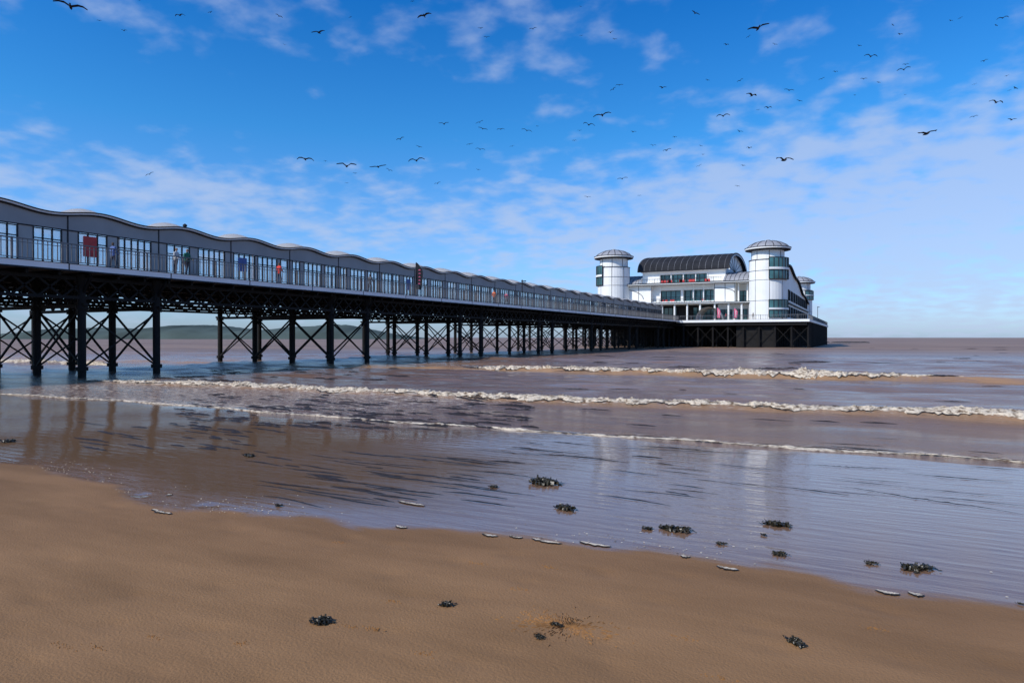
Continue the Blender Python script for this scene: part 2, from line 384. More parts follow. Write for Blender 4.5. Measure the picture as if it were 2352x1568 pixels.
for _ in range(520):
    a = random.uniform(0, 6.28); rr = abs(random.gauss(0, .15))+.03
    t, s = t0+rr*math.cos(a)*1.2, s0+rr*math.sin(a)*.8; z = float(sand_z(t, s)); L_ = random.uniform(.006, .024); w = random.uniform(.002, .006)
    c, q = math.cos(a), math.sin(a)
    b.add([(t-c*L_-q*w, s-q*L_+c*w, z), (t-c*L_+q*w, s-q*L_-c*w, z), (t+c*L_, s+q*L_, z), (t, s, z+.007)], [(0, 1, 3), (1, 2, 3), (2, 0, 3)])
for x, y in [(800,1440),(860,1445),(550,1478),(350,1465),(140,1485),(975,1503),(1195,1355),(1095,1294),(900,1382),(1575,1467),(1260,1303),(775,1246),(2010,1444),(1650,1558),(220,1490)]:
    t1, s1, _z = ground_at(x-1176, y-775)
    for _ in range(20):
        t, s = t1+random.gauss(0, .05), s1+random.gauss(0, .018); z = float(sand_z(t, s)); r = random.uniform(.004, .013)
        b.add([(t-r, s, z-.002), (t+r, s, z-.002), (t, s+r, z-.002), (t, s, z+.007)], [(0, 1, 3), (1, 2, 3), (2, 0, 3)])
b.obj('turned_sand_marks', M_clod)

# ------------------------------------------------------------------ headland
def headland():
    prof = [(-1300,8),(-1176,24),(-1050,27),(-960,22),(-896,30),(-846,33),(-800,33),(-740,27),(-690,20),(-640,22),(-580,27),(-520,31),(-470,33),(-420,30),(-370,22),(-330,14),(-280,8),(-236,0)]
    px = np.array([p[0] for p in prof]); ph = np.array([p[1] for p in prof])
    us = np.linspace(-1300, -236, 260); ds = np.linspace(0, 1, 26); D0 = 900
    X = np.zeros((26, 260)); Y = X.copy(); Zz = X.copy()
    for i, dd in enumerate(ds):
        for j, u in enumerate(us):
            d = D0+dd*320; t, s = cam2w(u/F*D0, d)
            h = np.interp(u, px, ph)/F*D0*1.12
            X[i, j], Y[i, j] = t, s
            Zz[i, j] = h*math.sin(math.pi*min(dd*1.1, 1))**.55*(1+.10*nz(u*.02, dd*3)) - .4*(dd < .01)
    grid_obj('headland_hill', X, Y, Zz, M_hill)
headland()
b = B()
for i in range(26):
    t, s = cam2w(random.uniform(131, 146), random.uniform(280, 292)); r = random.uniform(.8, 2.2)
    b.rev(t, s, [(r*1.4, -.2), (r, .25*random.uniform(.5, 1.4)), (r*.4, .5), (0, .55)], 7)
b.obj('low_rocks', M_rock)

# ------------------------------------------------------------------ pier
pier = empty('pier')
TN, TF = -37.4, -52.7; P0, P1 = -22.0, 157.0
ROWS = [-38.5, -42.85, -47.2, -51.55]
b = B(); b.box(TF+.1, TN-.12, P0, P1, 5.78, 6.05); b.obj('deck', M_deck, pier)
b = B(); b.box(TN-.12, TN, P0, P1, 5.80, 6.10); b.box(TF, TF+.1, P0, P1, 5.80, 6.10); b.obj('deck_edge', M_fascia, pier)
b = B(); b.box(TN-.13, TN+.03, P0, P1, 5.72, 5.797); b.box(TN-.13, TN+.03, P0, P1, 6.103, 6.13)
y = P0+1.5
while y < P1: b.box(TN-.02, TN+.012, y-.03, y+.03, 5.80, 6.10); y += 6.0
b.obj('edge_trim', M_trim, pier)
b = B(); bents = []
k = -3
while True:
    a = 22.8+20*k
    if a > P1: break
    for s in (a, a+4.5):
        if P0 < s < P1: bents.append(s)
    k += 1
for s in bents:
    for r in ROWS:
        b.cyl(r, s, -1.5, 5.6, .21, 12)
        for z in (.35, 3.75): b.cyl(r, s, z, z+.22, .31, 12)
        b.rev(r, s, [(.21, 4.9), (.42, 5.5), (.42, 5.7)], 12)
        b.box(r-.45, r+.45, s-.12, s+.12, 3.95, 4.1)
b.obj('piles', M_iron, pier, False)
b = B()
for s in bents:
    for i in range(3):
        x0, x1 = ROWS[i], ROWS[i+1]
        b.beam((x0, s-.1, 3.75), (x1, s-.1, .45), .10); b.beam((x0, s+.1, .45), (x1, s+.1, 3.75), .10)
        b.beam((x0, s, 3.95), (x1, s, 3.95), .16, .2)
        n = 4
        for q in range(n):
            xa = x0+(x1-x0)*q/n; xb = x0+(x1-x0)*(q+1)/n
            b.beam((xa, s, 4.0), (xb, s, 5.4), .09); b.beam((xa, s, 5.4), (xb, s, 4.0), .09)
for i, s in enumerate(bents[:-1]):
    if bents[i+1]-s < 5:
        for r in ROWS:
            b.beam((r-.08, s, 3.75), (r-.08, bents[i+1], .5), .08); b.beam((r+.08, s, .5), (r+.08, bents[i+1], 3.75), .08)
for r in ROWS:
    b.box(r-.14, r+.14, P0, P1, 5.35, 5.55); b.box(r-.12, r+.12, P0, P1, 4.32, 4.48)
    y = P0; st = 1.25
    while y < P1-st:
        b.beam((r, y, 4.4), (r, y+st, 5.45), .10); b.beam((r, y, 5.45), (r, y+st, 4.4), .10); y += st
y = P0
while y < P1: b.box(TF+.2, TN-.3, y-.07, y+.07, 5.5, 5.775); y += 1.6
for s in bents: b.beam((ROWS[0], s, 4.5), (TN-.2, s, 5.6), .12); b.beam((ROWS[3], s, 4.5), (TF+.2, s, 5.6), .12)
b.obj('girders_and_bracing', M_iron, pier)

def railing(b, p, q, z, step=.16, post=2.4):
    p = Vector(p); q = Vector(q); L_ = (q-p).length; d = (q-p)/L_
    def at(u, zz): v = p+d*u; return (v.x, v.y, zz)
    b.beam(at(0, z+1.1), at(L_, z+1.1), .07, .06); b.beam(at(0, z+.15), at(L_, z+.15), .04); b.beam(at(0, z+.92), at(L_, z+.92), .03)
    u = 0
    while u < L_:
        b.beam(at(u, z+.15), at(u, z+1.07), .036); u += step
    u = 0
    while u < L_:
        b.beam(at(u, z), at(u, z+1.14), .085); u += post
b = B(); railing(b, (TN-.08, P0), (TN-.08, P1), 6.07, .24); railing(b, (TF+.1, P0), (TF+.1, P1), 6.07, .5)
b.obj('railings', M_rail, pier)

# covered walkway
walk = empty('covered_walkway')
WN, WF = -41.0, -45.2; PER = 5.75; W0, W1 = 23.5-PER*8, 23.5+PER*23
ph0 = 25.3
wave = lambda s: 9.42+.16*math.cos(2*math.pi*(s-ph0)/PER)
zb = 8.42
ss = np.arange(W0, W1+.01, PER/20)
def strip(b, t, off0, off1, th):
    vs = []
    for s in ss:
        z = wave(s); vs += [(t, s, off0(z)), (t, s, off1(z)), (t+th, s, off1(z)), (t+th, s, off0(z))]
    fs = []
    for i in range(len(ss)-1):
        a = 4*i
        for k in range(4): fs.append((a+k, a+(k+1) % 4, a+4+(k+1) % 4, a+4+k))
    b.add(vs, fs)
b = B(); strip(b, WN-.12, lambda z: zb, lambda z: z-.14, .12); strip(b, WF, lambda z: zb+.7, lambda z: z-.14, .1); b.obj('wavy_fascia', M_band, walk)
b = B(); strip(b, WN-.12, lambda z: z+.02, lambda z: z+.075, .42); strip(b, WN-.12, lambda z: z-.138, lambda z: z-.07, .24)
for i in range(32):
    s = W0+i*PER
    if s < W1: b.box(WN-.03, WN+.025, s-.035, s+.035, DK, zb+.9)
strip(b, WN-.05, lambda z: zb-.04, lambda z: zb+.02, .09)
b.obj('roof_edge_trim', M_trim, walk)
b = B(); strip(b, WN-.12, lambda z: z-.066, lambda z: z+.016, .36); b.obj('gutter', M_fascia, walk)
us = np.linspace(0, 1, 13); TT, SS = np.meshgrid(WF+(WN-WF)*us, ss)
UU = np.meshgrid(us, ss)[0]
ZZ = 9.42+.16*np.cos(2*np.pi*(SS-ph0)/PER)-.05+np.sin(np.pi*UU)**.8*(.10+.50*np.clip(np.cos(2*np.pi*(SS-ph0)/PER), 0, 1)**1.3)
grid_obj('roof_membrane', TT, SS, ZZ, M_memb, parent=walk)
b = B(); fr_ = B(); gl = B(); po = []
i = 0; s = W0
layouts = [[(.3,1.1,2),(1.6,3.6,4),(4.0,5.4,3)], [(.25,2.2,4),(2.5,4.4,4),(4.8,5.5,1)], [(.6,2.3,3),(3.0,5.2,5)], [(.3,1.9,3),(2.1,3.1,2),(3.9,5.4,3)]]
while s < W1-.1:
    lay = layouts[(i*7+i//3) % 4]; cur = s
    for a, c, n in lay:
        b.box(WN-.10, WN-.01, cur, s+a, DK, zb-.045); cur = s+c
        b.box(WN-.10, WN-.01, s+a, s+c, DK, DK+.12)
        gl.box(WN-.06, WN-.045, s+a+.02, s+c-.02, DK+.12, zb-.05)
        for k in range(n+1):
            y = s+a+(c-a)*k/n; fr_.box(WN-.085, WN+.03, y-.028, y+.028, DK+.12, zb-.05)
        for z in (DK+.14, DK+1.72, zb-.09): fr_.box(WN-.08, WN+.022, s+a+.03, s+c-.03, z-.025, z+.025)
    b.box(WN-.10, WN-.01, cur, s+PER, DK, zb-.045)
    for k in range(2):
        y = s+k*PER/2; b.box(WF, WF+.08, y-.05, y+.05, DK, zb+.7)
    s += PER; i += 1
b.obj('wall_panels', M_panel, walk); fr_.obj('window_frames', M_trim, walk); gl.obj('glazing', M_glass, walk)
b = B(); b.box(WN+.035, WN+.06, 24.35, 25.15, 7.0, 8.2); o = b.obj('poster', M_red, walk)
b = B(); b.box(WN+.035, WN+.06, 35.6, 36.4, 7.1, 8.1); b.obj('poster_blue', M_blue, walk)
b = B(); b.box(WN+.035, WN+.06, 56.5, 57.2, 7.0, 8.1); b.obj('poster_dark', M_blue, walk)
b = B(); b.cyl(WN, 31.2, 9.5, 9.75, .10, 8); b.rev(WN, 31.2, [(.14, 9.75), (.14, 9.85), (0, 9.95)], 8); b.obj('roof_camera', M_trim, walk)

def feather_flag(t, s, h, zbase, ang, mat_main, mat_mark, scale=1):
    root = empty('feather_flag')
    b = B(); b.beam((t, s, zbase), (t, s, zbase+h*.98), .05*scale); b.cyl(t, s, zbase, zbase+.08, .25, 10); b.obj('pole', M_trim, root)
    b = B(); vs = []; n = 16; c, q = math.cos(ang), math.sin(ang)
    def wd(u): return (.72*min(1, (1-u)*3.2)**.6 if u > .0 else .72)*scale*(.75+.25*u)
    for i in range(n+1):
        u = i/n; z = zbase+h*(.22+.78*u); w = wd(u); lean = .10*math.sin(u*5)
        vs += [(t+.03*c-lean*q*.3, s+.03*q+lean*c*.3, z), (t+c*w, s+q*w+lean*.4, z-.12*w)]
    b.add(vs, [(2*i, 2*i+2, 2*i+3, 2*i+1) for i in range(n)]); b.obj('flag_cloth', mat_main, root)
    b = B()
    for i in range(3, n-3, 2):
        u = i/n; z = zbase+h*(.22+.78*u); w = wd(u); lean = .10*math.sin(u*5)
        for off in (-.02, .02):
            b.add([(t+c*w*.35-q*off, s+q*w*.35+c*off+lean*.35, z), (t+c*w*.7-q*off, s+q*w*.7+c*off+lean*.4, z), (t+c*w*.6-q*off, s+q*w*.6+c*off+lean*.4, z+.12), (t+c*w*.4-q*off, s+q*w*.4+c*off+lean*.35, z+.10)], [(0, 1, 2, 3)])
    b.obj('flag_marks', mat_mark, root)
feather_flag(TN-.35, 53.6, 3.3, DK, .5, M_trim, M_pink)
def lamp(t, s, h):
    b = B(); b.cyl(t, s, DK, DK+h, .06, 8); b.cyl(t, s, DK, DK+.5, .10, 8); b.box(t-.08, t+.5, s-.1, s+.1, DK+h, DK+h+.12); b.rev(t, s, [(.12, DK+h+.12), (0, DK+h+.3)], 8); b.obj('lamp_post', M_trim)
lamp(TN-.4, 76.5, 3.1); lamp(-10.6, 200, 4.2)

# ------------------------------------------------------------------ pavilion
pav = empty('pier_pavilion')
A0, A1, AL, AR = 157.02, 246.0, -64.0, -10.0
b = B(); b.box(AL, AR, A0, A1, 5.55, 6.04); b.obj('platform_deck', M_deck, pav)
b = B(); b.box(AL-.1, AR+.12, A0-.12, A0-.001, 5.6, 6.12); b.box(AR+.001, AR+.12, A0, A1, 5.6, 6.12); b.box(AL-.12, AL-.001, A0, A1, 5.6, 6.12); b.obj('platform_edge', M_white, pav)
b = B()
x = AL+1
while x < AR:
    y = A0+1
    while y < A1:
        b.cyl(x, y, -1.5, 5.5, .24, 7); y += 4.4
    x += 3.3
for y in (A0+1, A0+5.4, A0+14.2):
    x = AL+1
    while x < AR-3: b.beam((x, y, 1), (x+3.3, y, 4.6), .10); b.beam((x, y, 4.6), (x+3.3, y, 1), .10); x += 3.3
b.box(AL+.5, AR-.5, A0+.3, A1-.5, 4.9, 5.54)
b.box(-25, -17, A0+1.5, A0+12, -1, 5.5); b.box(-60, -30, A0+25, A0+26, 0.3, 5)
b.obj('platform_piles', M_iron, pav)
b = B(); railing(b, (AR-.1, A0+.1), (AR-.1, A1), DK, .5, 2.5); railing(b, (TN+.2, A0+.1), (AR-.1, A0+.1), DK, .45, 2.5); b.obj('platform_railing', M_rail, pav)

wh = B(); tr = B(); gl = B(); rd = B(); rg = B()
def window_wall(t0, t1, s, z0, z1, nx, nzr, dep=.12):
    gl.box(t0, t1, s, s+.05, z0, z1)
    for i in range(nx+1):
        x = t0+(t1-t0)*i/nx; tr.box(x-.06, x+.06, s-dep, s-.002, z0, z1)
    for j in range(nzr+1):
        z = z0+(z1-z0)*j/nzr; tr.box(t0, t1, s-dep*.7, s-.003, z-.05, z+.05)
# ground floor
wh.box(-53, -46.5, 166.5, 172, DK, 10.1); wh.box(-30.5, -23, 166.5, 172, DK, 10.1)
tr.box(-46.5, -30.5, 170.2, 170.4, DK, 10.1)
window_wall(-46.3, -41, 169.9, DK+.1, 9.6, 5, 2); window_wall(-37, -30.7, 169.9, DK+.1, 9.6, 6, 2)
for x in (-46.4, -43, -40, -37, -34, -30.6, -27.5, -24.6, -22.8): wh.cyl(x, 163.4, DK, 10.1, .22, 10)
wh.box(-53.5, -22.5, 162.8, 172, 10.12, 10.48); tr.box(-53.55, -22.45, 162.72, 162.79, 10.08, 10.22); tr.box(-53.55, -22.45, 162.72, 162.79, 10.40, 10.54)
window_wall(-29.8, -27.2, 166.44, DK+.1, 8.8, 3, 2); window_wall(-26.4, -23.8, 166.44, DK+.1, 8.8, 3, 2)
# first floor
wh.box(-54, -46, 164.6, 172, 10.5, 14.85); wh.box(-31, -26.2, 164.6, 172, 10.5, 14.85); wh.box(-26.2, -21, 168.5, 172, 10.5, 14.85)
wh.box(-45.98, -31.02, 166.0, 172, 13.7, 14.85); wh.box(-45.98, -44.3, 166.0, 167.9, 10.5, 13.69)
window_wall(-44.2, -31.1, 167.2, 10.5, 13.68, 11, 2)
wh.box(-39.2, -38.6, 166.2, 167.15, 10.5, 13.69)
for x in (-44, -36, -33.6): wh.cyl(x, 165.4, 10.5, 14.85, .14, 8)
for x in (-25.6, -23.6, -21.8): wh.cyl(x, 165.4, 10.5, 14.85, .2, 8)
wh.box(-46, -31, 165.0, 165.08, 10.5, 10.95)
window_wall(-25.8, -22.2, 168.44, 10.7, 13.2, 4, 2)
for x in (-52, -49.2, -46.05, -30.9, -28.5, -26.3): tr.box(x-.05, x+.05, 164.56, 164.598, 10.5, 14.85)
for i in range(10):
    a = i/10*math.pi/2; a2 = (i+1)/10*math.pi/2
    tr.beam((-31+4.6*math.sin(a), 164.57, 13.9-1.2*(1-math.cos(a))), (-31+4.6*math.sin(a2), 164.57, 13.9-1.2*(1-math.cos(a2))), .11)
    tr.beam((-54+6*math.sin(a), 164.57, 14.2-2.6*(1-math.cos(a))), (-54+6*math.sin(a2), 164.57, 14.2-2.6*(1-math.cos(a2))), .11)
wh.box(-56, -19.5, 163.4, 172, 14.9, 15.3); tr.box(-56.05, -19.45, 163.3, 163.39, 14.84, 15.0); tr.box(-56.05, -19.45, 163.3, 163.39, 15.22, 15.38)
# second floor hall
wh.box(-49.2, -45, 168, 194, 15.32, 18.6); wh.box(-33, -29, 168, 194, 15.32, 18.6); wh.box(-45, -33, 170, 194, 15.32, 18.6)
wh.box(-44.98, -33.02, 168.0, 169.99, 17.75, 18.6)
window_wall(-44.9, -33.1, 169.0, 15.35, 17.74, 11, 2)
for x in (-44.8, -42, -39.0, -36, -33.2): wh.cyl(x, 168.0, 15.32, 17.75, .13, 8)
tr.box(-49.3, -28.9, 167.3, 167.4, 18.5, 18.7); wh.box(-49.5, -28.7, 167.41, 169, 18.42, 18.68)
n = 22
def arc(u):
    a = math.pi*u; return 181.0-14.2*math.cos(a), 18.7+4.7*math.sin(a)
for i in range(n):
    (sa, za), (sb, zb_) = arc(i/n), arc((i+1)/n)
    rd.add([(-50.2, sa, za), (-28.0, sa, za), (-28.0, sb, zb_), (-50.2, sb, zb_), (-50.2, sa, za-.25), (-28.0, sa, za-.25), (-28.0, sb, zb_-.25), (-50.2, sb, zb_-.25)],
           [(0, 1, 2, 3), (4, 7, 6, 5), (1, 5, 6, 2), (0, 3, 7, 4)])
    tr.beam((-27.95, sa, za-.1), (-27.95, sb, zb_-.1), .12, .4)
    wh.beam((-27.92, sa, za-.45), (-27.92, sb, zb_-.45), .1, .22)
    for x in np.arange(-50, -28, 1.5):
        rg.beam((x, sa, za+.01), (x, sb, zb_+.01), .035, .035)
    wh.add([(-29.0, sa, 18.6), (-29.0, sb, 18.6), (-29.0, sb, zb_-.25), (-29.0, sa, za-.25)], [(0, 1, 2, 3)])
    gl.add([(-49.2, sa, 18.6), (-49.2, sb, 18.6), (-49.2, sb, zb_-.25), (-49.2, sa, za-.25)], [(0, 3, 2, 1)])
for k in range(1, 8):
    a = math.pi*k/8; tr.beam((-28.97, 181, 18.7), (-28.97, 181-14*math.cos(a), 18.7+4.4*math.sin(a)), .1)
def wing(t0, t1):
    m = 12
    for i in range(m):
        u, v = i/m, (i+1)/m
        f = lambda u: (164.5+9*(1-math.cos(u*math.pi/2))*1.3+u*3, 15.4+3.0*math.sin(u*math.pi/2))
        (sa, za), (sb, zb2) = f(u), f(v)
        rg.add([(t0, sa, za), (t1, sa, za), (t1, sb, zb2), (t0, sb, zb2)], [(0, 1, 2, 3)])
        for x in np.arange(t0+.5, t1, 1.0): tr.beam((x, sa, za+.03), (x, sb, zb2+.03), .07)
        for x in (t0, t1):
            wh.add([(x, sa, 15.3), (x, sb, 15.3), (x, sb, zb2), (x, sa, za)], [(0, 1, 2, 3)])
wing(-54.5, -49.25); wing(-28.95, -21.5)
wh.box(-55, -15.6, 172.05, 240, DK, 15.2); rd.box(-49, -20, 194.1, 238, 15.2, 17.5)
sv = np.linspace(168, 238, 36); zt = lambda s: 15.9+2.9*math.cos((s-168)/70*math.pi*.95)+.35*math.sin((s-168)*.25)
for i in range(35):
    a, c = sv[i], sv[i+1]
    wh.add([(-15.5, a, DK), (-15.5, c, DK), (-15.5, c, zt(c)), (-15.5, a, zt(a)), (-21.5, a, zt(a)+.6), (-21.5, c, zt(c)+.6)], [(0, 1, 2, 3)])
    rd.add([(-15.0, a, zt(a)), (-15.0, c, zt(c)), (-21.5, c, zt(c)+1.2), (-21.5, a, zt(a)+1.2)], [(0, 1, 2, 3)])
    tr.beam((-14.95, a, zt(a)), (-14.95, c, zt(c)), .15, .3)
wh.add([(-15.5, 168, DK), (-15.5, 168, zt(168)), (-21.5, 168, zt(168)+1.1), (-21.5, 168, DK)], [(0, 1, 2, 3)])
s = 172
while s < 230:
    for z0, z1 in ((7, 9.5), (11, 13.4)):
        gl.box(-15.49, -15.42, s, s+4.5, z0, z1)
        for k in range(5): tr.box(-15.47, -15.35, s+k*1.125-.06, s+k*1.125+.06, z0, z1)
        tr.box(-15.47, -15.36, s, s+4.5, z1-.06, z1+.08)
    s += 7
tr.box(-15.48, -15.1, 168, 238, 10.1, 10.4)
def tower(cx, cy, r, top, a0, a1, zs):
    eave = top-2.3
    wh.rev(cx, cy, [(r, DK), (r, 14.9), (r*1.0, 15.0), (r*.98, eave-2.3), (r*.86, eave-2.3), (r*.86, eave)], 36)
    tr.rev(cx, cy, [(r*.86, eave-.2), (r*1.20, eave-.02), (r*1.20, eave+.1)], 36)
    wh.rev(cx, cy, [(r*1.20, eave+.1), (r*1.22, eave+.12), (r*1.22, eave+.42), (r*1.16, eave+.5)], 36)
    rg.rev(cx, cy, [(r*1.16, eave+.5), (r*1.0, eave+1.15), (r*.7, eave+1.75), (r*.35, eave+2.1), (.5, eave+2.2), (.45, eave+2.4), (0, eave+2.5)], 36)
    for k in range(16):
        a = k*math.pi/8; c, q = math.cos(a), math.sin(a); P = [(r*1.16, eave+.53), (r*1.0, eave+1.18), (r*.7, eave+1.78), (r*.35, eave+2.13)]
        for (ra, za), (rb, zb2) in zip(P, P[1:]): tr.beam((cx+ra*c, cy+ra*q, za), (cx+rb*c, cy+rb*q, zb2), .10)
    for z in (eave-2.35, eave+.42):
        k_ = 1.0 if z < eave else 1.22
        tr.rev(cx, cy, [(r*k_, z), (r*(k_+.02), z), (r*(k_+.02), z+.12), (r*(k_-.1), z+.12)], 36)
    for z in (eave-4.8, 15.0, 10.4): tr.rev(cx, cy, [(r*1.0, z), (r*1.008, z), (r*1.008, z+.07), (r, z+.07)], 36)
    for (z0, z1, rr_) in zs:
        gl.rev(cx, cy, [(r*.9, z0), (r*rr_, z0), (r*rr_, z1), (r*.9, z1)], 12, a0, a1)
        for k in range(7):
            a = a0+(a1-a0)*k/6; c, q = math.cos(a), math.sin(a); tr.beam((cx+r*(rr_+.012)*c, cy+r*(rr_+.012)*q, z0), (cx+r*(rr_+.012)*c, cy+r*(rr_+.012)*q, z1), .12)
        for z in (z0, z1, z0+.4*(z1-z0)): tr.rev(cx, cy, [(r*(rr_-.05), z-.05), (r*(rr_+.025), z-.05), (r*(rr_+.025), z+.05), (r*(rr_-.05), z+.05)], 12, a0, a1)
        wh.rev(cx, cy, [(r*.9, z0+.44*(z1-z0)), (r*(rr_+.05), z0+.44*(z1-z0)), (r*(rr_+.05), z0+.54*(z1-z0)), (r*.9, z0+.54*(z1-z0))], 12, a0, a1)
    for k in range(8):
        a = k*2*math.pi/8+.2; c, q = math.cos(a), math.sin(a); tr.beam((cx+r*1.004*c, cy+r*1.004*q, DK), (cx+r*.985*c, cy+r*.985*q, eave-2.3), .08)
        tr.beam((cx+r*.865*c, cy+r*.865*q, eave-2.3), (cx+r*.865*c, cy+r*.865*q, eave-.3), .08)
R = math.radians
tower(-19.1, 164.5, 4.05, 24.2, R(-80), R(0), [(15.2, 20.0, 1.08), (6.7, 10.6, 1.06)]); tower(-55.6, 164.5, 4.0, 24.2, R(-175), R(-112), [(15.2, 20.0, 1.08)])
tower(-18.2, 238, 4.0, 21.8, R(-60), R(60), [(14.2, 17.0, 1.08)]); tower(-54, 238, 4.0, 21.8, R(60), R(160), [(14.2, 17.0, 1.08)])
for i in range(12):
    a, a2 = math.pi*i/12, math.pi*(i+1)/12
    wh.add([(-31.5+3*math.cos(a), 160.5, DK+3.2*math.sin(a)), (-31.5+3*math.cos(a2), 160.5, DK+3.2*math.sin(a2)), (-31.5+2.6*math.cos(a2), 166, DK+2.9*math.sin(a2)), (-31.5+2.6*math.cos(a), 166, DK+2.9*math.sin(a))], [(0, 1, 2, 3)])
    tr.beam((-31.5+3*math.cos(a), 160.45, DK+3.2*math.sin(a)), (-31.5+3*math.cos(a2), 160.45, DK+3.2*math.sin(a2)), .08)
wh.obj('walls', M_white, pav); tr.obj('frames_and_trim', M_trim, pav); gl.obj('windows', M_teal, pav); rd.obj('roofs_dark', M_roofd, pav); rg.obj('roofs_grey', M_roofg, pav)
b = B(); railing(b, (-46, 164.9), (-31, 164.9), 10.5, .4, 2); railing(b, (-49, 163.6), (-29, 163.6), 15.3, .4, 2); b.obj('balcony_rails', M_trim, pav)
b = B()
rr = random.Random(8)
for _ in range(12):
    x = rr.uniform(-45, -33); b.box(x, x+.7, 166.2, 166.7, 15.4, 16.2)
for _ in range(5):
    x = rr.uniform(-44, -32); b.box(x, x+.5, 165.9, 166.3, 10.6, 11.4)
b.obj('balcony_seating', M_red, pav)
feather_flag(-29.2, 158.5, 2.9, DK, -.3, M_pink, M_white, 1.3); feather_flag(-25.5, 158.5, 2.7, DK, -.3, M_pink, M_white, 1.3)

# ------------------------------------------------------------------ people on the pier
def person(t, s, z, face, coat, trousers, hair, h=1.72, lean=0.0, stride=.12):
    k = h/1.72
    V = [((0,0,.95),.125),((0,.01,1.12),.135),((0,lean*.3,1.35),.15),((0,lean*.5,1.46),.07),((0,lean*.6,1.53),.055),((0,lean*.7+.01,1.62),.095),((0,lean*.7,1.70),.07),
         ((.09,0,.90),.09),((.10,stride,.50),.06),((.10,stride*.6,.09),.045),((.10,stride*.6+.14,.04),.035),
         ((-.09,0,.90),.09),((-.10,-stride*.6,.50),.06),((-.10,-stride,.09),.045),((-.10,-stride+.14,.04),.035),
         ((.18,lean*.45,1.41),.06),((.23,.02+lean*.5,1.14),.045),((.20,.20+lean,1.02),.034),((.19,.28+lean,1.02),.028),
         ((-.18,lean*.45,1.41),.06),((-.23,.02+lean*.5,1.14),.045),((-.20,.20+lean,1.02),.034),((-.19,.28+lean,1.02),.028)]
    E = [(0,1),(1,2),(2,3),(3,4),(4,5),(5,6),(0,7),(7,8),(8,9),(9,10),(0,11),(11,12),(12,13),(13,14),(2,15),(15,16),(16,17),(17,18),(2,19),(19,20),(20,21),(21,22)]
    me = bpy.data.meshes.new('tmp'); me.from_pydata([tuple(c*k for c in v[0]) for v in V], E, [])
    o = bpy.data.objects.new('tmp', me); scene.collection.objects.link(o)
    m = o.modifiers.new('s', 'SKIN'); m.use_smooth_shade = True
    for i, v in enumerate(V):
        sv_ = me.skin_vertices[0].data[i]; sv_.radius = (v[1]*k, v[1]*k*.85); sv_.use_root = (i == 0)
    o.modifiers.new('sub', 'SUBSURF').levels = 1
    dg = bpy.context.evaluated_depsgraph_get(); me2 = bpy.data.meshes.new_from_object(o.evaluated_get(dg))
    bpy.data.objects.remove(o)
    me2.materials.clear()
    skin = simple('skin', (.45, .25, .17), .6); shoe = M_trim
    for m_ in (simple('coat', coat, .8), simple('trousers', trousers, .8), skin, simple('hair', hair, .8), shoe): me2.materials.append(m_)
    for p in me2.polygons:
        c = p.center/k; i = 0
        if c.z < .08: i = 4
        elif c.z < .92: i = 1
        elif c.z > 1.50: i = 3 if (c.z > 1.66 or c.y < lean*.7-.01) else 2
        elif c.y > .22+lean: i = 2
        p.material_index = i
    ob = bpy.data.objects.new('pedestrian', me2); scene.collection.objects.link(ob)
    ob.location = (t, s, z); ob.rotation_euler = (0, 0, face)
    return ob
E_ = -math.pi/2
person(TN-.45, 28.9, DK, E_, (.02,.16,.10), (.03,.03,.05), (.04,.03,.02), lean=.12)
person(TN-.50, 28.2, DK, E_+.3, (.5,.5,.5), (.04,.04,.06), (.15,.09,.04), lean=.06)
person(TN-1.6, 24.9, DK, .1, (.08,.14,.35), (.05,.05,.08), (.05,.03,.02))
person(TN-1.2, 37.3, DK, .0, (.65,.04,.03), (.06,.06,.10), (.10,.06,.03))
person(TN-1.2, 70.6, DK, math.pi, (.7,.16,.05), (.05,.05,.08), (.05,.03,.02))
person(TN-1.6, 74.5, DK, 0, (.55,.12,.20), (.05,.05,.08), (.3,.2,.1))
person(TN-1.0, 47.6, DK, 0, (.07,.07,.08), (.03,.03,.05), (.05,.03,.02))
person(-27.5, 160, DK, 2, (.5,.05,.05), (.05,.05,.08), (.05,.03,.02))
person(-33.5, 159.5, DK, 1, (.1,.1,.12), (.05,.05,.08), (.05,.03,.02))
person(-21.5, 159, DK, 1, (.5,.4,.3), (.05,.05,.08), (.05,.03,.02))

